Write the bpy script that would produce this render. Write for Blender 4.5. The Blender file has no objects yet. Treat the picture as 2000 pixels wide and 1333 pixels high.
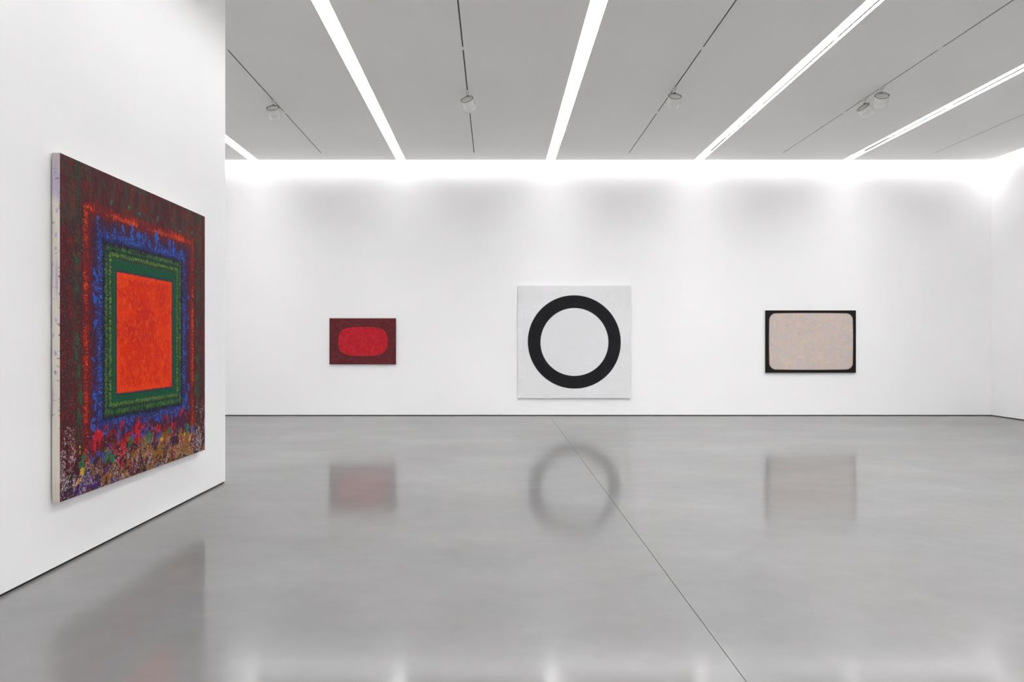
import bpy, bmesh, math, random
import numpy as np
from mathutils import Vector, Matrix

# ------------------------------------------------------------------ camera, world, exposure
scene = bpy.context.scene
COL = scene.collection
EYE = 1.5
cam_data = bpy.data.cameras.new('camera')
cam = bpy.data.objects.new('camera', cam_data)
COL.objects.link(cam)
cam.location = (0, 0, EYE)
cam.rotation_euler = (math.radians(90), 0, 0)
cam_data.sensor_width = 36
cam_data.lens = 24.0
cam_data.shift_x = 0.0170
cam_data.shift_y = 0.0035
cam_data.clip_end = 200
scene.camera = cam

world = bpy.data.worlds.new('world')
scene.world = world
world.use_nodes = True
world.node_tree.nodes['Background'].inputs[0].default_value = (0.5, 0.5, 0.5, 1)
world.node_tree.nodes['Background'].inputs[1].default_value = 0.05

scene.view_settings.view_transform = 'Standard'
scene.view_settings.look = 'None'
scene.view_settings.gamma = 1.0
scene.view_settings.use_curve_mapping = False
scene.view_settings.exposure = 1.05
scene.cycles.use_denoising = True
scene.cycles.max_bounces = 16
scene.cycles.diffuse_bounces = 10
scene.cycles.glossy_bounces = 6

STRIP_GLOW = 1.7        # radiance of the diffusers in the ceiling channels
STRIP_WATTS = [214.0, 114.0, 198.0, 208.0, 218.0]     # output of the lamp row behind each diffuser, left to right
STRIP_SPREAD = 170.0    # its beam width in degrees
COVE_POWER = 4.7        # radiance of the panels hidden in the gap along the back wall
COVE_RIGHT = 4.5        # and along the right wall

# ------------------------------------------------------------------ dimensions (metres)
H = 5.34                # ceiling height
D = 14.39                # back wall
GAP_B, GAP_R = 0.20, 0.15
XR = 10.46               # right wall
XL = -2.927              # face of the left wall
YL = 7.42                # where the left wall ends
XO = -7.0                # outer left wall
YF = -6.0                # wall behind the camera
RECESS = 0.14
SLOT_W = 0.20
STRIPS = [-5.015, -1.946, 1.165, 4.243, 7.330]
TRACKS = [-3.473, -0.410, 2.690, 5.775, 8.815]
TRACK_W = 0.030
TRACK_END = 13.71
SEG = 2.435
REVEAL = 0.018


def lin(c):
    c = np.asarray(c, float) / 255.0
    return np.where(c <= 0.04045, c / 12.92, ((c + 0.055) / 1.055) ** 2.4)


# ------------------------------------------------------------------ materials
def material(name):
    m = bpy.data.materials.new(name)
    m.use_nodes = True
    return m, m.node_tree, m.node_tree.nodes['Principled BSDF']


def noise_node(nt, scale, detail=4, rough=0.5, vec=None, mapping=None):
    tc = nt.nodes.new('ShaderNodeTexCoord')
    mp = nt.nodes.new('ShaderNodeMapping')
    if mapping:
        mp.inputs['Scale'].default_value = mapping
    nt.links.new(tc.outputs['Object'], mp.inputs['Vector'])
    n = nt.nodes.new('ShaderNodeTexNoise')
    n.inputs['Scale'].default_value = scale
    n.inputs['Detail'].default_value = detail
    n.inputs['Roughness'].default_value = rough
    nt.links.new(mp.outputs['Vector'], n.inputs['Vector'])
    return n


def ramp(nt, src, stops):
    r = nt.nodes.new('ShaderNodeValToRGB')
    cr = r.color_ramp
    while len(cr.elements) < len(stops):
        cr.elements.new(0.5)
    for e, (p, c) in zip(cr.elements, stops):
        e.position = p
        e.color = (c[0], c[1], c[2], 1)
    nt.links.new(src, r.inputs['Fac'])
    return r


def plaster(name, base, rough=0.75, bump=0.02, var=0.012):
    m, nt, b = material(name)
    n = noise_node(nt, 0.7, 5)
    lo = [max(0, c - var) for c in base]
    hi = [min(1, c + var) for c in base]
    r = ramp(nt, n.outputs['Fac'], [(0.3, lo), (0.7, hi)])
    nt.links.new(r.outputs['Color'], b.inputs['Base Color'])
    b.inputs['Roughness'].default_value = rough
    b.inputs['Specular IOR Level'].default_value = 0.25
    n2 = noise_node(nt, 160, 3)
    bp = nt.nodes.new('ShaderNodeBump')
    bp.inputs['Strength'].default_value = bump
    bp.inputs['Distance'].default_value = 0.001
    nt.links.new(n2.outputs['Fac'], bp.inputs['Height'])
    nt.links.new(bp.outputs['Normal'], b.inputs['Normal'])
    return m


M_WALL = plaster('white_wall_paint', (0.80, 0.795, 0.80))
M_CEIL = plaster('white_ceiling_paint', (0.80, 0.79, 0.775), rough=0.9)


def simple(name, col, rough=0.5, metal=0.0, spec=0.5, var=0.06, scale=30):
    m, nt, b = material(name)
    n = noise_node(nt, scale, 3)
    r = ramp(nt, n.outputs['Fac'], [(0.3, [c * (1 - var) for c in col]), (0.7, [min(1, c * (1 + var)) for c in col])])
    nt.links.new(r.outputs['Color'], b.inputs['Base Color'])
    b.inputs['Roughness'].default_value = rough
    b.inputs['Metallic'].default_value = metal
    b.inputs['Specular IOR Level'].default_value = spec
    return m


M_REVEAL = simple('dark_reveal', (0.035, 0.034, 0.032), 0.8, spec=0.1)
M_WHITE_METAL = simple('white_powder_coat', (0.78, 0.78, 0.76), 0.4, spec=0.5, var=0.02)
M_SHELL = simple('white_lamp_shell', (0.74, 0.74, 0.715), 0.22, spec=0.6, var=0.02)
M_DARK = simple('dark_track_channel', (0.045, 0.043, 0.040), 0.6, spec=0.2)
M_BLACK = simple('black_conductor', (0.010, 0.010, 0.010), 0.9, spec=0.0)
M_DARKGREY = simple('dark_grey_rim', (0.22, 0.22, 0.20), 0.5)
M_LENS = simple('lamp_lens', (0.25, 0.25, 0.26), 0.15, spec=0.8)
M_WOOD = simple('pine_stretcher', (0.50, 0.36, 0.22), 0.7)
M_CANVAS_SIDE = simple('white_canvas_edge', (0.66, 0.65, 0.62), 0.85, spec=0.1)
M_BLACK_SIDE = simple('black_canvas_edge', (0.02, 0.02, 0.018), 0.7, spec=0.2)
M_RED_SIDE = simple('maroon_canvas_edge', (0.10, 0.04, 0.035), 0.8, spec=0.1)


def emitter(name, strength):
    m, nt, b = material(name)
    n = noise_node(nt, 3, 2)
    r = ramp(nt, n.outputs['Fac'], [(0.3, (0.985, 0.986, 1.0)), (0.7, (0.99, 0.992, 1.0))])
    b.inputs['Base Color'].default_value = (0.8, 0.8, 0.8, 1)
    nt.links.new(r.outputs['Color'], b.inputs['Emission Color'])
    b.inputs['Emission Strength'].default_value = strength
    return m


M_STRIP = emitter('luminous_diffuser', STRIP_GLOW)
M_COVE = emitter('cove_diffuser', COVE_POWER)
M_COVE_R = emitter('cove_diffuser_right', COVE_RIGHT)

# polished concrete
M_FLOOR, nt, b = material('polished_concrete')
big = noise_node(nt, 0.55, 6, 0.55, mapping=(1.0, 1.6, 1.0))
fine = noise_node(nt, 6.0, 8, 0.62)
tint = noise_node(nt, 0.8, 3, 0.5, mapping=(1.3, 1.0, 1.0))
r_big = ramp(nt, big.outputs['Fac'], [(0.25, (0.170, 0.168, 0.167)), (0.55, (0.195, 0.193, 0.191)), (0.8, (0.222, 0.220, 0.218))])
r_tint = ramp(nt, tint.outputs['Fac'], [(0.35, (1.0, 0.985, 0.97)), (0.65, (0.985, 1.0, 0.995))])
mul = nt.nodes.new('ShaderNodeMixRGB'); mul.blend_type = 'MULTIPLY'; mul.inputs[0].default_value = 1
nt.links.new(r_big.outputs['Color'], mul.inputs[1]); nt.links.new(r_tint.outputs['Color'], mul.inputs[2])
r_f = ramp(nt, fine.outputs['Fac'], [(0.3, (0.93, 0.93, 0.93)), (0.62, (1.0, 1.0, 1.0)), (0.78, (1.07, 1.065, 1.05))])
mul2 = nt.nodes.new('ShaderNodeMixRGB'); mul2.blend_type = 'MULTIPLY'; mul2.inputs[0].default_value = 0.8
nt.links.new(mul.outputs[0], mul2.inputs[1]); nt.links.new(r_f.outputs['Color'], mul2.inputs[2])
dif = nt.nodes.new('ShaderNodeBsdfDiffuse'); dif.inputs['Roughness'].default_value = 0.2
nt.links.new(mul2.outputs[0], dif.inputs['Color'])
ro = noise_node(nt, 1.1, 5, 0.6)
r_ro = ramp(nt, ro.outputs['Fac'], [(0.3, (0.095,) * 3), (0.7, (0.135,) * 3)])
gl = nt.nodes.new('ShaderNodeBsdfGlossy')           # the sealed, polished surface
gl.inputs['Color'].default_value = (1, 1, 1, 1)
nt.links.new(r_ro.outputs['Color'], gl.inputs['Roughness'])
fr = nt.nodes.new('ShaderNodeFresnel'); fr.inputs['IOR'].default_value = 1.40
fac = ramp(nt, fr.outputs['Fac'], [(0.03, (0.06,) * 3), (0.11, (0.13,) * 3), (0.32, (0.25,) * 3), (0.65, (0.34,) * 3), (1.0, (0.38,) * 3)])
mixs = nt.nodes.new('ShaderNodeMixShader')
nt.links.new(fac.outputs['Color'], mixs.inputs[0])
nt.links.new(dif.outputs[0], mixs.inputs[1]); nt.links.new(gl.outputs[0], mixs.inputs[2])
nt.links.new(mixs.outputs[0], nt.nodes['Material Output'].inputs['Surface'])
nt.nodes.remove(b)


def paint_material(name, rough=0.6, spec=0.3, grain=400, amount=0.12, bump=0.15):
    """paint laid on the canvas: pigment from the 'paint' attribute, broken up by a fine procedural weave"""
    m, nt, b = material(name)
    at = nt.nodes.new('ShaderNodeAttribute'); at.attribute_name = 'paint'
    n = noise_node(nt, grain, 3, 0.6)
    r = ramp(nt, n.outputs['Fac'], [(0.3, (1 - amount,) * 3), (0.7, (1 + amount,) * 3)])
    mx = nt.nodes.new('ShaderNodeMixRGB'); mx.blend_type = 'MULTIPLY'; mx.inputs[0].default_value = 1
    nt.links.new(at.outputs['Color'], mx.inputs[1]); nt.links.new(r.outputs['Color'], mx.inputs[2])
    nt.links.new(mx.outputs[0], b.inputs['Base Color'])
    b.inputs['Roughness'].default_value = rough
    b.inputs['Specular IOR Level'].default_value = spec
    bp = nt.nodes.new('ShaderNodeBump'); bp.inputs['Strength'].default_value = bump; bp.inputs['Distance'].default_value = 0.001
    nt.links.new(n.outputs['Fac'], bp.inputs['Height']); nt.links.new(bp.outputs['Normal'], b.inputs['Normal'])
    return m


M_PAINT_A = paint_material('impasto_oil', 0.6, 0.08, 140, 0.14, 0.3)
M_PAINT_B = paint_material('matte_paint', 0.8, 0.06, 300, 0.05, 0.1)


# ------------------------------------------------------------------ helpers
def add_box(bm, x0, x1, y0, y1, z0, z1):
    vs = [bm.verts.new(p) for p in ((x0, y0, z0), (x1, y0, z0), (x1, y1, z0), (x0, y1, z0),
                                    (x0, y0, z1), (x1, y0, z1), (x1, y1, z1), (x0, y1, z1))]
    for f in ((0, 3, 2, 1), (4, 5, 6, 7), (0, 1, 5, 4), (1, 2, 6, 5), (2, 3, 7, 6), (3, 0, 4, 7)):
        bm.faces.new([vs[i] for i in f])


def add_lathe(bm, prof, n=48, smooth=True, cap0=True, cap1=True):
    rings = []
    for r, z in prof:
        rings.append([bm.verts.new((r * math.cos(2 * math.pi * i / n), r * math.sin(2 * math.pi * i / n), z)) for i in range(n)])
    for a, c in zip(rings, rings[1:]):
        for i in range(n):
            f = bm.faces.new((a[i], a[(i + 1) % n], c[(i + 1) % n], c[i]))
            f.smooth = smooth
    if cap0:
        bm.faces.new(rings[0][::-1])
    if cap1:
        bm.faces.new(rings[-1])


def obj(name, bm, mat, parent=None, loc=None):
    bmesh.ops.recalc_face_normals(bm, faces=bm.faces[:])
    me = bpy.data.meshes.new(name)
    bm.to_mesh(me); bm.free()
    me.materials.append(mat)
    o = bpy.data.objects.new(name, me)
    COL.objects.link(o)
    if parent is not None:
        o.parent = parent
    if loc:
        o.location = loc
    return o


def box_obj(name, boxes, mat, parent=None, loc=None):
    bm = bmesh.new()
    for bx in boxes:
        add_box(bm, *bx)
    return obj(name, bm, mat, parent, loc)


def struct(name, boxes, mat):
    o = box_obj(name, boxes, mat)
    o['kind'] = 'structure'
    return o


def thing(name, label, cat, loc, group=None):
    o = bpy.data.objects.new(name, None)
    o.empty_display_size = 0.1
    COL.objects.link(o)
    o.location = loc
    o['label'] = label
    o['category'] = cat
    if group:
        o['group'] = group
    return o


def copy_tree(o, parent=None):
    c = o.copy()
    COL.objects.link(c)
    c.parent = parent
    for ch in list(o.children):
        copy_tree(ch, c)
    return c


# ------------------------------------------------------------------ room shell
T = 0.25
# floor slab, split by thin saw-cut control joints (narrow real grooves)
JX0, JX1 = 1.155, 1.119            # long joint running away from the viewer
bm = bmesh.new()
g = 0.0019


def add_slab(bm, corners, z0, z1):
    lo = [bm.verts.new((x, y, z0)) for x, y in corners]
    hi = [bm.verts.new((x, y, z1)) for x, y in corners]
    n = len(corners)
    bm.faces.new(hi); bm.faces.new(lo[::-1])
    for i in range(n):
        bm.faces.new((lo[i], lo[(i + 1) % n], hi[(i + 1) % n], hi[i]))


def jx(y):                            # the joint wanders a little, as saw cuts do
    return 1.1095 + 0.0032 * y


YJ = 8.32
XJ2 = -3.50
for (a, c) in ((YF - T, YJ - 0.0008), (YJ + 0.0008, D + T)):
    add_slab(bm, [(XO - T, a), (XJ2 - 0.001, a), (XJ2 - 0.001, c), (XO - T, c)], -0.2, 0.0)
    add_slab(bm, [(XJ2 + 0.001, a), (jx(a) - g, a), (jx(c) - g, c), (XJ2 + 0.001, c)], -0.2, 0.0)
    add_slab(bm, [(jx(a) + g, a), (XR + T, a), (XR + T, c), (jx(c) + g, c)], -0.2, 0.0)
floor = obj('floor', bm, M_FLOOR)
floor['kind'] = 'structure'
struct('trim_1', [(XO - T, XR + T, YF - T, D + T, -0.26, -0.2)], M_REVEAL)

WT = H + RECESS
struct('wall_back', [(XO - T, XR + T, D, D + T, REVEAL, WT)], M_WALL)
struct('wall_right', [(XR, XR + T, YF - T, D, REVEAL, WT)], M_WALL)
struct('wall_front', [(XO - T, XR, YF - T, YF, REVEAL, H)], M_WALL)
struct('wall_outer_left', [(XO - T, XO, YF, D, REVEAL, H)], M_WALL)
struct('wall_left', [(XL - 0.42, XL, YF, YL, REVEAL, H)], M_WALL)
s = 0.012
struct('baseboard_back', [(XO - T, XR + T, D + s, D + T, 0, REVEAL)], M_REVEAL)
struct('baseboard_right', [(XR + s, XR + T, YF - T, D + s, 0, REVEAL)], M_REVEAL)
struct('baseboard_front', [(XO - T, XR + s, YF - T, YF - s, 0, REVEAL)], M_REVEAL)
struct('baseboard_outer_left', [(XO - T, XO - s, YF - s, D + s, 0, REVEAL)], M_REVEAL)
struct('baseboard_left', [(XL - 0.42 + s, XL - s, YF - s, YL - s, 0, REVEAL)], M_REVEAL)

# ceiling: flat panels between the open light channels and the narrow track slots
YC = D - GAP_B
XC = XR - GAP_R
cuts = []
for x in STRIPS:
    cuts.append((x - SLOT_W / 2, x + SLOT_W / 2, None))
for x in TRACKS:
    cuts.append((x - TRACK_W / 2, x + TRACK_W / 2, TRACK_END))
cuts.sort()
boxes = []
xa = XO
for c0, c1, yend in cuts:
    boxes.append((xa, c0, YF, YC, H, H + RECESS))
    if yend is not None:
        boxes.append((c0, c1, yend, YC, H, H + RECESS))
    xa = c1
boxes.append((xa, XC, YF, YC, H, H + RECESS))
struct('ceiling', boxes, M_CEIL)

# ------------------------------------------------------------------ luminous ceiling channels
STRIP_LABELS = [
    'white linear ceiling light partly hidden behind the left wall end, leftmost channel',
    'wide glowing linear ceiling light running over the gap between left wall and maroon painting',
    'glowing linear ceiling light pointing down at the black ring painting',
    'long glowing linear ceiling light with dark dashed line near its lower edge',
    'glowing ceiling light in the upper right corner with dark line along its middle',
]


def make_strip():
    t = thing('linear_ceiling_light', STRIP_LABELS[0], 'ceiling light', (STRIPS[0], 0, H), 'linear ceiling lights')
    w = SLOT_W / 2
    bm = bmesh.new()
    y0, y1 = YF + 0.002, YC
    add_box(bm, -w + 0.0005, -w + 0.004, y0, y1, 0.001, 0.105)
    add_box(bm, w - 0.004, w - 0.0005, y0, y1, 0.001, 0.105)
    obj('housing', bm, M_WHITE_METAL, t)
    box_obj('diffuser', [(-w + 0.0005, w - 0.0005, y0, y1, 0.106, 0.116)], M_STRIP, t)
    ld = bpy.data.lights.new('lamp_row', 'AREA')
    ld.shape = 'RECTANGLE'
    ld.size = SLOT_W - 0.02
    ld.size_y = (y1 - 1.35) - y0
    ld.energy = STRIP_WATTS[0]
    ld.spread = math.radians(STRIP_SPREAD)
    ld.color = (0.988, 0.990, 1.0)
    lo = bpy.data.objects.new('lamp_row', ld)
    COL.objects.link(lo)
    lo.parent = t
    lo.location = (0, (y0 + y1 - 1.35) / 2, 0.104)
    # lighting track set in the right-hand side of the channel, in lengths
    marks = [YF + 0.3, -3.3, -0.9, 1.54, 3.96, 6.22, 8.66, 11.18, 13.80]
    for a, c in zip(marks, marks[1:]):
        gap = 0.05 if c < 11 else 0.22
        box_obj('track', [(w - 0.0085, w - 0.0045, a + 0.05, c - gap / 2, 0.040, 0.0575)], M_BLACK, t)
    return t


strip0 = make_strip()
for i, x in enumerate(STRIPS):
    o = strip0 if i == 0 else copy_tree(strip0)
    o.location = (x, 0, H)
    o['label'] = STRIP_LABELS[i]
    for ch in o.children:
        if ch.type == 'LIGHT':
            ch.data = ch.data.copy()
            ch.data.energy = STRIP_WATTS[i]

t = thing('cove_light', 'bright cove light glowing in the ceiling gap along the back wall', 'ceiling light', (0, YC, H))
box_obj('diffuser', [(XO, XR, 0.002, GAP_B - 0.002, 0.120, 0.135)], M_COVE, t)
t = thing('cove_light', 'bright cove light in the ceiling gap along the right wall', 'ceiling light', (XC, 0, H))
box_obj('diffuser', [(0.002, GAP_R - 0.002, YF, YC, 0.120, 0.135)], M_COVE_R, t)

# ------------------------------------------------------------------ recessed lighting tracks
TRACK_LABELS = [
    'thin dark recessed lighting track in the ceiling nearest the left wall',
    'thin dark recessed lighting track between the two widest glowing channels',
    'thin dark recessed lighting track right of the channel over the ring painting',
    'thin dark recessed lighting track carrying the pair of spotlights',
    'short faint lighting track in the ceiling nearest the right wall',
]


def make_track():
    t = thing('ceiling_track', TRACK_LABELS[0], 'lighting track', (TRACKS[0], 0, H), 'recessed lighting tracks')
    k = 0
    y1 = TRACK_END
    while y1 > YF + 0.5:
        y0 = max(y1 - SEG, YF + 0.05)
        w = TRACK_W / 2 - 0.0005
        box_obj('channel_profile', [(-w, -0.0085, y0, y1, -0.002, 0.03), (0.0085, w, y0, y1, -0.002, 0.03),
                                    (-0.0085, 0.0085, y0, y1, 0.022, 0.03)], M_WHITE_METAL, t)
        box_obj('conductor_slot', [(-0.0080, 0.0080, y0 + 0.045, y1 - 0.045, 0.002, 0.021)], M_DARK, t)
        box_obj('joint_cover', [(-0.0080, 0.0080, y1 - 0.0445, y1 + (0.0445 if k else 0), -0.003, 0.021)], M_WHITE_METAL, t)
        y1 = y0
        k += 1
    return t


track0 = make_track()
for i, x in enumerate(TRACKS):
    o = track0 if i == 0 else copy_tree(track0)
    o.location = (x, 0, H)
    o['label'] = TRACK_LABELS[i]

# ------------------------------------------------------------------ spotlights
HEAD_Z = -0.080                                     # pivot below the ceiling


def aim_rot(d):
    return Vector(d).normalized().to_track_quat('-Z', 'Y')


def make_spot():
    t = thing('track_spotlight', '', 'spotlight', (0, 0, H), 'white track spotlights')
    bm = bmesh.new()
    add_box(bm, -0.016, 0.016, -0.055, 0.055, -0.030, -0.0035)
    bmesh.ops.bevel(bm, geom=bm.edges[:], offset=0.004, segments=2, affect='EDGES')
    obj('track_adaptor', bm, M_SHELL, t)
    bm = bmesh.new()
    add_lathe(bm, [(0.021, -0.030), (0.021, -0.040), (0.011, -0.046), (0.011, HEAD_Z + 0.010)], 24)
    obj('stem', bm, M_SHELL, t)
    bm = bmesh.new()                               # knuckle: a short drum lying on its side
    add_lathe(bm, [(0.012, -0.018), (0.015, -0.015), (0.015, 0.015), (0.012, 0.018)], 24)
    bmesh.ops.rotate(bm, verts=bm.verts[:], matrix=Matrix.Rotation(math.pi / 2, 3, 'Y'))
    k = obj('knuckle', bm, M_DARKGREY, t, (0, 0, HEAD_Z))
    bm = bmesh.new()                               # head, local -Z is the beam direction, origin at the rear cap
    R = 0.098
    add_lathe(bm, [(0.030, 0.000), (0.084, -0.002), (0.088, -0.006),
                   (0.093, -0.008), (R, -0.012), (R, -0.088), (R - .004, -0.091), (R - .004, -0.096), (R, -0.099),
                   (R - 0.001, -0.124), (R - .005, -0.127), (R - .005, -0.132), (R - .001, -0.135),
                   (R - 0.004, -0.178), (R - 0.009, -0.180), (R - 0.011, -0.176), (R - 0.018, -0.150)], 64, cap1=True)
    h = obj('head', bm, M_SHELL, t, (0, 0, HEAD_Z))
    h.rotation_mode = 'QUATERNION'
    bm = bmesh.new()
    add_lathe(bm, [(0.0915, 0.0010), (0.0965, 0.0002), (0.0985, -0.0022), (0.0985, -0.0055), (0.0915, -0.0055), (0.0915, 0.0010)], 64, cap0=False, cap1=False)
    obj('rear_rim', bm, M_DARKGREY, h)
    for sgn in (-1, 1):
        bm = bmesh.new()
        add_lathe(bm, [(0.007, 0.003), (0.007, -0.010)], 16)
        bmesh.ops.translate(bm, verts=bm.verts[:], vec=(sgn * 0.095, 0, 0))
        obj('hinge_screw', bm, M_DARK, h)
    bm = bmesh.new()                               # short lug from the cap to the knuckle
    add_box(bm, -0.009, 0.009, 0.030, 0.068, 0.0, 0.012)
    bmesh.ops.bevel(bm, geom=bm.edges[:], offset=0.003, segments=2, affect='EDGES')
    obj('hinge_lug', bm, M_SHELL, h)
    bm = bmesh.new()
    add_lathe(bm, [(0.079, -0.1512), (0.077, -0.157)], 48)
    obj('lens', bm, M_LENS, h)
    return t


SPOTS = [
    (TRACKS[0], 10.72, (-3.25, D, 1.2), 'white cylindrical spotlight on the leftmost track beside the left wall'),
    (TRACKS[1], 10.33, (1.25, D, 1.5), 'white cylindrical spotlight hanging between the two widest glowing channels, tilted right'),
    (TRACKS[2], 10.21, (2.45, D, 1.3), 'white cylindrical spotlight above and right of the black ring painting'),
    (TRACKS[3], 10.19, (6.9, D, 1.2), 'upright white spotlight, the farther right of the close pair'),
    (TRACKS[3], 10.66, None, 'bright white spotlight turned sideways, the left one of the close pair on one track'),
]
spot0 = make_spot()
for i, (x, y, tgt, lab) in enumerate(SPOTS):
    o = spot0 if i == 0 else copy_tree(spot0)
    o.location = (x, y, H)
    o['label'] = lab
    head = [c for c in o.children if c.name.startswith('head')][0]
    kn = [c for c in o.children if c.name.startswith('knuckle')][0]
    d = Vector(tgt) - Vector((x, y, H + HEAD_Z)) if tgt else Vector((0.60, 0.20, -0.62))
    q = aim_rot(d)
    head.rotation_quaternion = q
    head.location = Vector((0, 0, HEAD_Z)) + q @ Vector((0, -0.055, -0.012))
    kn.rotation_euler = (0, 0, math.atan2(-d.x, d.y))


# ------------------------------------------------------------------ painting tools (numpy, deterministic)
rng = np.random.default_rng(7)


def vnoise(h, w, cy, cx, octaves=3, gain=0.55):
    """value noise with cells about cy x cx samples"""
    out = np.zeros((h, w)); amp = 1.0; tot = 0
    for _ in range(octaves):
        gh, gw = int(h / cy) + 3, int(w / cx) + 3
        gr = rng.random((gh, gw))
        yy = np.linspace(0, h / cy, h); xx = np.linspace(0, w / cx, w)
        yi = yy.astype(int); xi = xx.astype(int)
        fy = (yy - yi)[:, None]; fx = (xx - xi)[None, :]
        fy = fy * fy * (3 - 2 * fy); fx = fx * fx * (3 - 2 * fx)
        a = gr[yi][:, xi]; b_ = gr[yi][:, xi + 1]; c = gr[yi + 1][:, xi]; d = gr[yi + 1][:, xi + 1]
        out += amp * ((a * (1 - fx) + b_ * fx) * (1 - fy) + (c * (1 - fx) + d * fx) * fy)
        tot += amp; amp *= gain; cy = max(cy / 2, 1); cx = max(cx / 2, 1)
    return out / tot


class Canvas:
    def __init__(self, w, h, width, height, base):
        self.w, self.h, self.W, self.Hh = w, h, width, height
        self.c = np.empty((h, w, 3)); self.c[:] = lin(base)
        self.z = np.zeros((h, w))
        self.x = np.linspace(0, width, w)[None, :].repeat(h, 0)      # metres from the left edge
        self.y = np.linspace(0, height, h)[:, None].repeat(w, 1)     # metres from the bottom

    def mix(self, mask, col, raw=False):
        col = np.asarray(col) if raw else lin(col)
        m = np.clip(mask, 0, 1)[..., None]
        self.c = self.c * (1 - m) + col * m

    def stroke(self, x, y, length, width, ang, col, alpha=1.0, dz=0.0, rg=0.7):
        """one dab of paint: a ragged ellipse, sizes in metres"""
        px = self.w / self.W; py = self.h / self.Hh
        r = max(length, width) * 0.6 + 1.5 / px
        i0 = max(0, int((x - r) * px)); i1 = min(self.w, int((x + r) * px) + 2)
        j0 = max(0, int((y - r) * py)); j1 = min(self.h, int((y + r) * py) + 2)
        if i1 <= i0 or j1 <= j0:
            return
        X = self.x[j0:j1, i0:i1] - x; Y = self.y[j0:j1, i0:i1] - y
        ca, sa = math.cos(ang), math.sin(ang)
        u = (X * ca + Y * sa) / (length / 2); v = (-X * sa + Y * ca) / (width / 2)
        q = np.sqrt(u * u + v * v) + self.rag[j0:j1, i0:i1] * rg
        soft = max(0.25, 0.8 / (px * width / 2))
        m = np.clip((1.15 - q) / soft, 0, 1) * alpha
        self.c[j0:j1, i0:i1] = self.c[j0:j1, i0:i1] * (1 - m[..., None]) + col * m[..., None]
        self.z[j0:j1, i0:i1] = self.z[j0:j1, i0:i1] * (1 - 0.5 * m) + dz * m

    def mesh(self, name, mat, parent, to_world, relief=1.0):
        w, h = self.w, self.h
        co = to_world(self.x.ravel(), self.y.ravel(), self.z.ravel() * relief)
        me = bpy.data.meshes.new(name)
        idx = np.arange(w * h).reshape(h, w)
        quads = np.stack([idx[:-1, :-1], idx[:-1, 1:], idx[1:, 1:], idx[1:, :-1]], -1).reshape(-1, 4)
        nf = len(quads)
        me.vertices.add(w * h); me.vertices.foreach_set('co', co.astype(np.float32).ravel())
        me.loops.add(nf * 4); me.loops.foreach_set('vertex_index', quads.astype(np.int32).ravel())
        me.polygons.add(nf); me.polygons.foreach_set('loop_start', np.arange(0, nf * 4, 4, dtype=np.int32))
        me.polygons.foreach_set('use_smooth', np.ones(nf, dtype=bool))
        me.update(calc_edges=True)
        at = me.attributes.new('paint', 'FLOAT_COLOR', 'POINT')
        rgba = np.ones((w * h, 4), np.float32); rgba[:, :3] = np.clip(self.c.reshape(-1, 3), 0, 1)
        at.data.foreach_set('color', rgba.ravel())
        me.materials.append(mat)
        o = bpy.data.objects.new(name, me)
        COL.objects.link(o)
        o.parent = parent
        return o


def L(*c):
    return lin(c)


# ------------------------------------------------------------------ 1. large painting of nested squares, on the left wall
PW, PH = 2.249, 2.305
PY0, PZ0 = 4.498, 0.460
PXF = -2.864
GW, GH = 780, 1000
cv = Canvas(GW, GH, PW, PH, (78, 30, 36))
cv.rag = vnoise(GH, GW, 6, 5, 2) - 0.5
blob = (vnoise(GH, GW, 16, 12, 3, .75) - 0.5) * 2.6
fine_rag = cv.rag
e_l, e_r, e_b, e_t = cv.x, PW - cv.x, cv.y, PH - cv.y
edge = np.minimum(np.minimum(e_l, e_r), np.minimum(e_t - 0.015, e_b + 0.015))
wob = (vnoise(GH, GW, 9, 7, 3) - 0.5) * 0.07


def nz(cy, cx, o=3):
    return vnoise(GH, GW, cy, cx, o)


# ground of the outer field: maroon, slate and rust
cv.mix((nz(50, 16, 4) - 0.42) * 4, (62, 40, 42))
cv.mix((nz(60, 22, 4) - 0.46) * 4 * np.clip((0.5 - e_t) / .1, 0, 1), (66, 56, 54))
cv.mix((nz(36, 18, 4) - 0.58) * 6, (100, 34, 32))
cv.mix((nz(60, 24, 3) - 0.60) * 6 * (e_t < .42), (92, 50, 34))
cv.mix(np.clip((e_l - 0.13) / 0.03, 0, 1) * np.clip((0.24 - e_l) / 0.03, 0, 1) * np.clip((nz(70, 14) - 0.45) * 5, 0, .8), (46, 58, 46))
cv.mix(np.clip((e_r - 0.10) / 0.03, 0, 1) * np.clip((0.21 - e_r) / 0.03, 0, 1) * np.clip((nz(70, 14) - 0.40) * 5, 0, .9), (44, 62, 46))


def band(lo, hi, col, fade=0.012, a=1.0, field=None):
    field = e if field is None else field
    cv.mix(np.clip((field - lo) / fade, 0, 1) * np.clip((hi - field) / fade, 0, 1) * a, col)


e = edge + wob
band(0.245, 0.36, (98, 28, 32), 0.03, 0.7)
band(0.34, 0.43, (58, 34, 56), 0.02, 0.75)
band(0.41, 0.50, (34, 44, 96), 0.02, 0.85)
band(0.485, 0.53, (26, 28, 40), 0.01, 0.95)
e2 = edge + wob * 0.25
band(0.515, 0.605, (34, 58, 44), 0.01, 1, e2)
e3 = edge + wob * 0.06
band(0.600, 0.700, (22, 74, 52), 0.006, 1, e3)
patchy = nz(90, 80, 2)


def sq_pt(dist, k=None):
    """random point on the square ring at the given distance from the edge"""
    k = rng.integers(4) if k is None else k
    t_ = rng.random()
    if k < 2:
        y = dist + t_ * (PH - 2 * dist)
        return (dist if k == 0 else PW - dist), y, k
    x = dist + t_ * (PW - 2 * dist)
    return x, (dist if k == 2 else PH - dist), k


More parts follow.
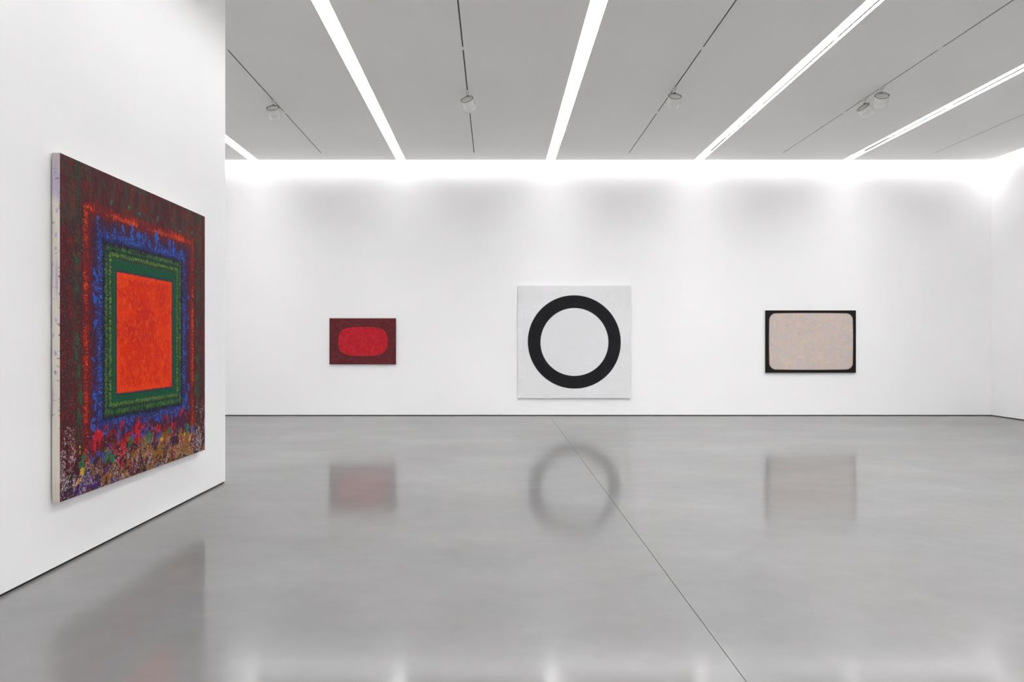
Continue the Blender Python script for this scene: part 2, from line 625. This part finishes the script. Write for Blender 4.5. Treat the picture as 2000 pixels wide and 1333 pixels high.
def ring_strokes(n, lo, hi, cols, ln, wd, alpha=1.0, jit=0.35, dz=0.0012, sides=None, thresh=None):
    for _ in range(n):
        dist = rng.uniform(lo, hi)
        k = None if sides is None else sides[rng.integers(len(sides))]
        x, y, k = sq_pt(dist, k)
        al = alpha
        if thresh is not None:
            p_ = patchy[min(GH - 1, int(y / PH * GH)), min(GW - 1, int(x / PW * GW))]
            if p_ + rng.normal(0, .05) < thresh:
                continue
        a = (0 if k < 2 else math.pi / 2) + rng.normal(0, jit)
        c = np.clip(cols[rng.integers(len(cols))] * rng.uniform(0.65, 1.15), 0, 1)
        cv.stroke(x, y, rng.uniform(*ln), rng.uniform(*wd), a, c, al, dz * rng.random())


# outer field: small vertical dabs of maroon, brown, slate
outer = [L(92, 34, 40), L(72, 40, 42), L(56, 34, 42), L(104, 42, 36), L(74, 62, 60), L(84, 26, 34), L(58, 48, 58), L(60, 50, 44)]
for _ in range(11000):
    x, y = rng.random() * PW, rng.random() * PH
    if min(x, PW - x, y, PH - y) > 0.36:
        continue
    c = outer[rng.integers(len(outer))] * rng.uniform(0.6, 1.3)
    cv.stroke(x, y, rng.uniform(.008, .035), rng.uniform(.004, .009), math.pi / 2 + rng.normal(0, .5), c, .6, .001, 1.0)
for _ in range(900):                                  # pale and bright specks
    k = rng.integers(3)
    x = rng.uniform(0.01, .26) if k < 2 else PW - rng.uniform(0.01, .20)
    y = rng.random() ** 1.5 * PH * 0.8
    cv.stroke(x, y, rng.uniform(.005, .016), rng.uniform(.003, .005), math.pi / 2 + rng.normal(0, .6), L(168, 136, 136), .6, .002)
for x, y, s_ in ((0.19, 1.07, .07), (0.17, .98, .05), (0.20, .86, .06), (.22, .68, .09), (.21, .55, .08), (.19, 1.42, .04), (.17, 1.62, .05),
                 (2.06, 1.25, .07), (2.05, 1.05, .05), (2.06, .9, .06), (2.05, .72, .07), (2.07, 1.5, .05), (2.03, 1.75, .04), (2.03, .6, .06)):
    cv.stroke(x, y, s_ * 1.4, s_ * .55, math.pi / 2 + rng.normal(0, .3), L(36, 82, 60), .8, .002, 1.6)
for x in (.60, .84, 1.00, 1.30, 1.72, 1.96):
    cv.stroke(x, PH - rng.uniform(.19, .24), .04, .03, math.pi / 2, L(46, 102, 82), .8, .002, 1.4)
for _ in range(260):
    x, y, k = sq_pt(rng.uniform(.13, .23))
    cv.stroke(x, y, rng.uniform(.015, .04), rng.uniform(.006, .014), math.pi / 2 + rng.normal(0, .4), L(46, 66, 52), .5, .001, 1.4)
# red-orange band: dull red everywhere, fiery only in places
ring_strokes(4200, .245, .35, [L(112, 26, 30), L(92, 28, 34), L(132, 30, 28), L(80, 30, 36)], (.012, .032), (.004, .009), .75, .5)
ring_strokes(1500, .258, .315, [L(150, 32, 24), L(172, 40, 22), L(128, 28, 28)], (.012, .034), (.004, .008), .85, .4)
ring_strokes(2300, .262, .302, [L(206, 54, 16), L(186, 42, 18), L(222, 74, 16)], (.014, .034), (.004, .008), .9, .35, thresh=.50)
ring_strokes(500, .290, .320, [L(224, 70, 14)], (.02, .04), (.004, .008), .9, .2, sides=[3], thresh=.42)
ring_strokes(240, .255, .285, [L(208, 66, 14)], (.015, .035), (.004, .008), .9, .3, sides=[1], thresh=.40)
# blue zone
ring_strokes(1900, .335, .44, [L(48, 36, 78), L(84, 28, 42), L(36, 34, 58), L(116, 28, 38), L(60, 50, 40)], (.012, .032), (.004, .009), .8, .7)
ring_strokes(420, .345, .42, [L(40, 60, 140)], (.012, .03), (.004, .009), .8, .8)
cv.rag = blob
for _ in range(46):
    x, y, k = sq_pt(rng.uniform(.36, .415))
    cv.stroke(x, y, rng.uniform(.03, .075), rng.uniform(.02, .04), (math.pi / 2) + rng.normal(0, .4), L(40, 80, 162), .95, .002, 1.5)
for x, dd in ((.90, .36), (.99, .37), (1.10, .355), (1.28, .35), (1.52, .36), (1.58, .375), (1.74, .40)):
    cv.stroke(x, PH - dd - .02, .10, .045, math.pi / 2 + .1, L(42, 82, 166), .95, .002, 1.5)
cv.rag = fine_rag
ring_strokes(3600, .405, .495, [L(34, 62, 134), L(46, 90, 186), L(40, 72, 154), L(34, 40, 90), L(28, 30, 52)], (.010, .028), (.003, .007), .9, .7)
ring_strokes(1500, .432, .484, [L(56, 114, 224), L(80, 132, 226), L(48, 94, 204)], (.010, .026), (.003, .006), .95, .6, thresh=.40)
ring_strokes(2400, .475, .53, [L(20, 22, 34), L(28, 38, 58), L(24, 34, 34), L(44, 32, 44)], (.010, .028), (.003, .006), .9, .4)
# greens, ribbed across the band
ring_strokes(3000, .512, .60, [L(66, 116, 52), L(48, 98, 56), L(86, 132, 52), L(36, 74, 50), L(26, 38, 52)], (.014, .034), (.003, .006), .9, .2)
ring_strokes(1500, .522, .550, [L(112, 152, 52), L(78, 136, 58), L(60, 110, 52)], (.012, .03), (.003, .006), .9, .25, thresh=.42)
ring_strokes(2000, .552, .570, [L(22, 30, 52), L(26, 38, 44)], (.008, .018), (.003, .006), .9, .4)
ring_strokes(1700, .576, .602, [L(138, 162, 42), L(152, 172, 48), L(96, 138, 46), L(66, 106, 48)], (.010, .022), (.003, .006), .95, .3)
ring_strokes(700, .600, .612, [L(26, 36, 54)], (.006, .014), (.003, .006), .8, .4)
for k in range(4):                                   # fine regular ribs in the solid green
    n = 120
    for i in range(n):
        t_ = (i + .5) / n
        if k < 2:
            x = .645 if k == 0 else PW - .645
            y = .60 + t_ * (PH - 1.20); a = 0
        else:
            y = .630 if k == 2 else PH - .660
            x = .60 + t_ * (PW - 1.20); a = math.pi / 2
        cv.stroke(x, y, .085, .0060, a + rng.normal(0, .03), L(16, 50, 46) if i % 2 else L(32, 96, 60), .8, .001)
# the soft dark outline and the orange centre
cx0, cx1, cy0, cy1 = .676, PW - .690, .668, PH - .712
sd = np.minimum(np.minimum(cv.x - cx0, cx1 - cv.x), np.minimum(cv.y - cy0, cy1 - cv.y)) + wob * .12
cv.mix(np.clip((sd + .020) / .014, 0, .9), (46, 44, 64))
core = np.clip((sd + .003) / .014, 0, 1)
cv.mix(core, (198, 36, 8))
n1 = nz(30, 26, 4); n2 = nz(14, 7, 3); n3 = nz(80, 60, 3)
cv.mix(core * np.clip((n1 - .46) * 5, 0, .7), (210, 52, 6))
cv.mix(core * np.clip((n3 - .48) * 5, 0, .8), (180, 28, 18))
cv.mix(core * np.clip((n2 - .58) * 6, 0, .6), (216, 74, 12))
cv.mix(core * np.clip(1 - sd / .06, 0, .8) * (n1 > .35), (220, 58, 14))
cv.z = cv.z * (1 - core) + core * (n2 - .5) * .0015
for _ in range(3200):
    x, y = rng.uniform(cx0 + .02, cx1 - .02), rng.uniform(cy0 + .02, cy1 - .02)
    cv.stroke(x, y, rng.uniform(.012, .04), rng.uniform(.004, .009), rng.normal(math.pi / 2, .9),
              [L(184, 30, 14), L(226, 80, 14), L(210, 48, 8), L(208, 60, 30)][rng.integers(4)], .35, .0008)

# the churned lower band: ragged patches first
low = np.clip((.40 + blob * .03 - cv.y) / .05, 0, 1)
low = np.maximum(low * np.clip((cv.x - .0) / .02, 0, 1), 0)
mid_low = low * np.clip((.30 - cv.y + blob * .05) / .05, 0, 1)
cv.mix(low * np.clip((nz(24, 20) - .46) * 9, 0, .9), (64, 26, 34))
cv.mix(mid_low * np.clip((nz(34, 30) - .50) * 12, 0, .9), (52, 32, 58))
ochre = np.clip((nz(34, 22) - .53) * 16, 0, .95) * mid_low * np.clip((cv.x - .2) / .2, 0, 1)
cv.mix(ochre, (130, 88, 36))
cv.mix(mid_low * np.clip((nz(26, 20) - .60) * 14, 0, .9), (40, 34, 36))
vio = np.clip((.15 - cv.y + blob * .03) / .03, 0, 1) * np.clip((.82 - cv.x) / .1, 0, 1) * np.clip((cv.x - .12) / .05, 0, 1)
cv.mix(vio * np.clip((nz(30, 36) - .40) * 10, 0, .9), (54, 34, 96))
cv.rag = blob
for _ in range(120):                                  # reds, blues and greens under the blue band
    x, y = rng.uniform(.28, PW - .25), rng.uniform(.22, .43)
    cv.stroke(x, y, rng.uniform(.03, .08), rng.uniform(.02, .045), rng.normal(math.pi / 2, .6),
              [L(160, 28, 34), L(38, 74, 156), L(38, 74, 156), L(112, 30, 40), L(46, 38, 84)][rng.integers(5)], .9, .002, 1.6)
for _ in range(46):
    x, y = rng.uniform(.25, PW - .2), rng.uniform(.06, .26)
    cv.stroke(x, y, rng.uniform(.04, .09), rng.uniform(.02, .05), rng.normal(math.pi / 2, .8),
              [L(122, 84, 36), L(110, 40, 32), L(44, 32, 48), L(92, 30, 34), L(140, 34, 34)][rng.integers(5)], .9, .002, 1.6)
for _ in range(16):
    cv.stroke(rng.uniform(.5, 1.8), rng.uniform(.03, .22), rng.uniform(.12, .24), rng.uniform(.018, .03), rng.normal(.9, .4), L(134, 90, 36), .9, .002, 1.4)
for x, y in ((.26, .25), (.25, .17), (.55, .22), (.62, .20), (.86, .26), (1.15, .27), (1.5, .30), (1.85, .27)):
    cv.stroke(x, y, .09, .05, math.pi / 2 + rng.normal(0, .4), L(36, 102, 70), .95, .002, 1.5)
for x, y, q_ in ((.42, .37, .12), (.40, .32, .09), (.74, .20, .13), (.76, .13, .06), (1.0, .30, .09), (1.3, .34, .07), (1.55, .33, .08), (1.74, .42, .08), (.95, .36, .1)):
    cv.stroke(x, y, q_, q_ * .6, rng.normal(1.3, .4), L(184, 24, 28), .95, .002, 1.5)
for x, y in ((.20, .10), (.23, .15), (1.80, .20), (1.36, .22), (1.92, .17), (.22, .32)):
    cv.stroke(x, y, .06, .03, rng.normal(1.3, .5), L(210, 152, 30), .9, .002, 1.6)
cv.rag = fine_rag
# dark fine marks woven over everything
for _ in range(4200):
    y = rng.random() * .46; x = rng.random() * PW
    cv.stroke(x, y, rng.uniform(.008, .026), rng.uniform(.003, .007), rng.normal(math.pi / 2, .8),
              [L(66, 24, 30), L(42, 26, 40), L(90, 34, 28), L(120, 80, 36), L(34, 40, 52), L(140, 40, 40)][rng.integers(6)], .75, .002)
# clustered flecks of white, pink, cream and ochre
clus = nz(40, 26, 3)
n_done = 0
while n_done < 3600:
    y = abs(rng.normal(0, .15)); x = rng.random() * PW
    if rng.random() < .25:
        x = rng.uniform(0, .16) if rng.random() < .55 else PW - rng.uniform(0, .2)
        y = rng.uniform(0, .50) * rng.random() ** .3
    if y > .50 or (y > .27 and .35 < x < 1.95 and rng.random() < .8):
        continue
    q_ = clus[min(GH - 1, int(y / PH * GH)), min(GW - 1, int(x / PW * GW))]
    if q_ + rng.normal(0, .04) < .52 and rng.random() < .88:
        n_done += .15
        continue
    c = [L(206, 192, 200), L(184, 156, 166), L(190, 176, 186), L(150, 112, 56), L(192, 178, 146), L(206, 150, 36)][rng.choice(6, p=[.32, .26, .2, .12, .07, .03])]
    cv.stroke(x, y, rng.uniform(.007, .024), rng.uniform(.003, .0055), rng.normal(math.pi / 2, .7), c, .85, .003, 1.0)
    n_done += 1
core = np.clip(core, 0, 1)
# raking impasto everywhere outside the centre
cv.z += (nz(8, 5, 2) - .5) * .0025 * (1 - core)
rim = np.clip(np.minimum(edge_ := np.minimum(np.minimum(cv.x, PW - cv.x), np.minimum(cv.y, PH - cv.y)), .012) / .012, 0, 1)
cv.z *= rim
big_painting = thing('painting', 'large painting of an orange rectangle inside green, blue and maroon bands on the left wall', 'painting', (XL + 0.012, PY0 + PW / 2, PZ0))
OX, OY, OZ = XL + 0.012, PY0 + PW / 2, PZ0
cv.mesh('canvas', M_PAINT_A, big_painting,
        lambda x, y, z: np.stack([PXF - OX + z + 0 * x, x - PW / 2, y], -1))

# its raw canvas edges with drips of violet and black
TH = PXF - OX - 0.0006


def edge_strip(name, length, w, h, to_world, top_grey=False):
    c = Canvas(w, h, TH, length, (206, 200, 190))
    c.rag = vnoise(h, w, 4, 3, 2) - .5
    c.mix((vnoise(h, w, 60, 20, 3) - .5) * 2, (192, 184, 172))
    c.mix((vnoise(h, w, 90, 14, 2) - .62) * 5, (176, 166, 190))
    c.mix(np.clip((c.y - (length - .30)) / .25, 0, 1) * .6, (164, 152, 164))
    for _ in range(20):
        y = rng.uniform(.5, length - .1)
        c.stroke(rng.uniform(.0, TH), y, rng.uniform(.02, .05), rng.uniform(.003, .006), rng.normal(0, .25), L(66, 50, 84), .75)
    for _ in range(10):
        c.stroke(rng.uniform(.0, TH * .6), rng.uniform(.8, length), .016, .03, 0, L(150, 132, 190), .6)
    for _ in range(22):
        y = rng.uniform(.35, length)
        c.stroke(TH - rng.uniform(0, .004), y, rng.uniform(.006, .018), rng.uniform(.004, .010), rng.normal(0, .3), L(26, 18, 24), .95)
    c.mesh(name, M_PAINT_B, big_painting, to_world)


edge_strip('canvas_edge', PH, 24, 700, lambda x, y, z: np.stack([x, -PW / 2 + 0 * x, y], -1))
box_obj('canvas_edge', [(0.0, TH, -PW / 2 + .001, PW / 2, PH - .003, PH - .0005), (0.0, TH, -PW / 2 + .001, PW / 2, 0.0005, .003),
                        (0.0, TH, PW / 2 - .003, PW / 2 - .0004, .003, PH - .003)], M_CANVAS_SIDE, big_painting)
box_obj('stretcher_frame', [(-0.0118, 0.02, -PW / 2 + .02, -PW / 2 + .07, .02, PH - .02), (-0.0118, .02, PW / 2 - .07, PW / 2 - .02, .02, PH - .02),
                            (-0.0118, .02, -PW / 2 + .07, PW / 2 - .07, .02, .07), (-0.0118, .02, -PW / 2 + .07, PW / 2 - .07, PH - .07, PH - .02)], M_WOOD, big_painting)


# ------------------------------------------------------------------ back wall paintings
def hang(label, x0, x1, z0, z1, depth, c, side_mat, mat=M_PAINT_B, relief=1.0):
    """stretched canvas standing a centimetre off the back wall"""
    cx = (x0 + x1) / 2; w = x1 - x0; h = z1 - z0
    t = thing('painting', label, 'painting', (cx, D - 0.010, z0))
    yf = -depth
    c.mesh('canvas', mat, t, lambda x, y, z: np.stack([x - w / 2, yf - z, y], -1), relief)
    a, g_ = w / 2, .0006
    box_obj('canvas_edge', [(-a, -a + .003, yf + g_, 0, 0, h), (a - .003, a, yf + g_, 0, 0, h),
                            (-a + .003, a - .003, yf + g_, 0, h - .003, h), (-a + .003, a - .003, yf + g_, 0, 0, .003)], side_mat, t)
    box_obj('stretcher_frame', [(-a + .01, -a + .06, -.02, .0098, .01, h - .01), (a - .06, a - .01, -.02, .0098, .01, h - .01),
                                (-a + .06, a - .06, -.02, .0098, .01, .06), (-a + .06, a - .06, -.02, .0098, h - .06, h - .01)], M_WOOD, t)
    return t


# 2. small maroon painting with a red rounded form
w, h = 1.395, .968
c = Canvas(320, 224, w, h, (94, 42, 46))
c.rag = vnoise(224, 320, 4, 4, 2) - .5
c.mix((vnoise(224, 320, 12, 14, 3) - .5) * 3, (80, 36, 44))
c.mix((vnoise(224, 320, 8, 8, 3) - .55) * 4, (108, 54, 52))
for _ in range(2600):
    c.stroke(rng.random() * w, rng.random() * h, rng.uniform(.02, .05), .008, rng.random() * 3.14, [L(84, 28, 36), L(112, 56, 56), L(92, 38, 58), L(86, 50, 42)][rng.integers(4)], .45, .001)
ux = (c.x - (.182 + 1.227) / 2) / ((1.227 - .182) / 2); uz = (c.y - (.172 + .787) / 2) / ((.787 - .172) / 2)
q = (np.abs(ux) ** 3.7 + np.abs(uz) ** 2.9) ** (1 / 3.3)
q = q + (c.rag) * .01
c.mix(np.clip((1.065 - q) / .03, 0, 1) * .9, (82, 48, 42))
m = np.clip((1.0 - q) / .02, 0, 1)
c.mix(m, (170, 36, 46))
c.mix(m * np.clip((vnoise(224, 320, 12, 12, 3) - .45) * 4, 0, .7), (182, 46, 54))
c.mix(m * np.clip((vnoise(224, 320, 5, 5, 2) - .58) * 5, 0, .7), (160, 26, 38))
for _ in range(1500):
    x, y = rng.uniform(.2, 1.2), rng.uniform(.19, .77)
    i, j = min(319, int(x / w * 320)), min(223, int(y / h * 224))
    if q[j, i] < .95:
        c.stroke(x, y, rng.uniform(.012, .03), .006, rng.random() * 3.14, [L(150, 20, 34), L(190, 54, 60), L(176, 34, 42)][rng.integers(3)], .5, .001)
hang('small maroon painting with a red rounded shape, leftmost on the back wall', -3.471, -2.076, 1.086, 2.054, .034, c, M_RED_SIDE)

# 3. white square painting with a black ring
w, h = 2.374, 2.363
N = 470
c = Canvas(N, N, w, h, (215, 215, 216))
c.rag = vnoise(N, N, 4, 4, 2) - .5
c.mix((vnoise(N, N, 70, 60, 4) - .5) * 2.2, (206, 209, 208))
c.mix((vnoise(N, N, 50, 60, 4) - .52) * 3, (220, 218, 222))
c.mix((vnoise(N, N, 5, 5, 3) - .55) * 2.0, (204, 208, 208))
for _ in range(1200):
    c.stroke(rng.random() * w, rng.random() * h, rng.uniform(.03, .1), .012, rng.random() * 3.14, [L(222, 222, 222), L(204, 208, 210), L(212, 212, 206)][rng.integers(3)], .35, .0005)
cx, cz = 1.6746 - .487, 1.555 - .374
ang = np.arctan2(c.y - cz, c.x - cx)
r_o = np.hypot(c.x - cx, c.y - cz) + .004 * np.sin(2 * ang + .6)
r_i = np.hypot(c.x - cx - .003, c.y - cz + .002) + .002 * np.sin(3 * ang)
pix = w / N
inner = np.clip((.713 - r_i) / pix + .5, 0, 1)
c.mix(inner * .5, (208, 209, 211))
ring = np.clip((.979 - r_o) / pix + .5, 0, 1) * np.clip((r_i - .713) / pix + .5, 0, 1)
halo = np.clip((.992 - r_o) / .012, 0, 1) * np.clip((r_i - .700) / .012, 0, 1)
c.mix(halo * .25, (150, 152, 154))
c.mix(ring, (33, 33, 36))
c.mix(ring * np.clip((vnoise(N, N, 30, 30, 3) - .5) * 2, 0, 1), (38, 38, 40))
hang('large white square painting with a thick black ring, centre of the back wall', .487, 2.861, .374, 2.737, .036, c, M_CANVAS_SIDE)

# 4. pastel painting with a black rounded border
w, h = 1.894, 1.312
nx, ny = 420, 292
c = Canvas(nx, ny, w, h, (190, 176, 166))
c.rag = vnoise(ny, nx, 4, 4, 2) - .5
pal = [(198, 176, 168), (186, 172, 180), (178, 178, 176), (196, 184, 160), (190, 178, 164), (180, 178, 186), (202, 180, 170)]
for colr in pal:
    c.mix(np.clip((vnoise(ny, nx, 13, 14, 3) - .55) * 6, 0, .6), colr)
lines = [L(196, 160, 146), L(176, 158, 186), L(160, 176, 188), L(206, 188, 140), L(214, 198, 186), L(164, 180, 164), L(210, 160, 120), L(208, 204, 200), L(162, 146, 148)]
for _ in range(1500):                                 # meandering hair-thin brush lines
    x, y, a = rng.random() * w, rng.random() * h, rng.random() * 6.28
    colr = lines[rng.integers(len(lines))]
    turn = rng.normal(0, .5)
    for _k in range(9):
        c.stroke(x, y, .014, .0065, a, colr, .65, .0005)
        x += math.cos(a) * .010; y += math.sin(a) * .010
        a += turn + rng.normal(0, .35)
cxm, czm = w / 2, h / 2 - .0045
hw, hh, rr = (6.666 * 0 + (1666.6 - 1501.9) / 92.98) / 2, ((723.1 - 611.5) / 92.98) / 2, .135
cxm = (1584.25 - 1495.9) / 92.98; czm = h - (667.3 - 606.6) / 92.98
bow = 0.010
X = np.abs(c.x - cxm); Y = np.abs(c.y - czm)
hw_ = hw - bow * (Y / hh) ** 2; hh_ = hh - bow * (X / hw) ** 2
qx = np.maximum(X - (hw_ - rr), 0); qy = np.maximum(Y - (hh_ - rr), 0)
sdf = np.hypot(qx, qy) - rr
edge_m = np.clip(sdf / .008 + .5, 0, 1)
c.mix(np.clip((sdf + .035) / .035, 0, 1) * .35, (176, 150, 140))
c.mix(np.clip((sdf + .012) / .012, 0, 1) * .8, (104, 84, 74))
c.mix(edge_m, (34, 32, 31))
c.mix(edge_m * np.clip((vnoise(ny, nx, 14, 30, 3) - .58) * 5, 0, .6), (36, 40, 32))
hang('pastel speckled painting with a black rounded border, rightmost on the back wall', 5.699, 7.593, .9074, 2.2195, .036, c, M_BLACK_SIDE)
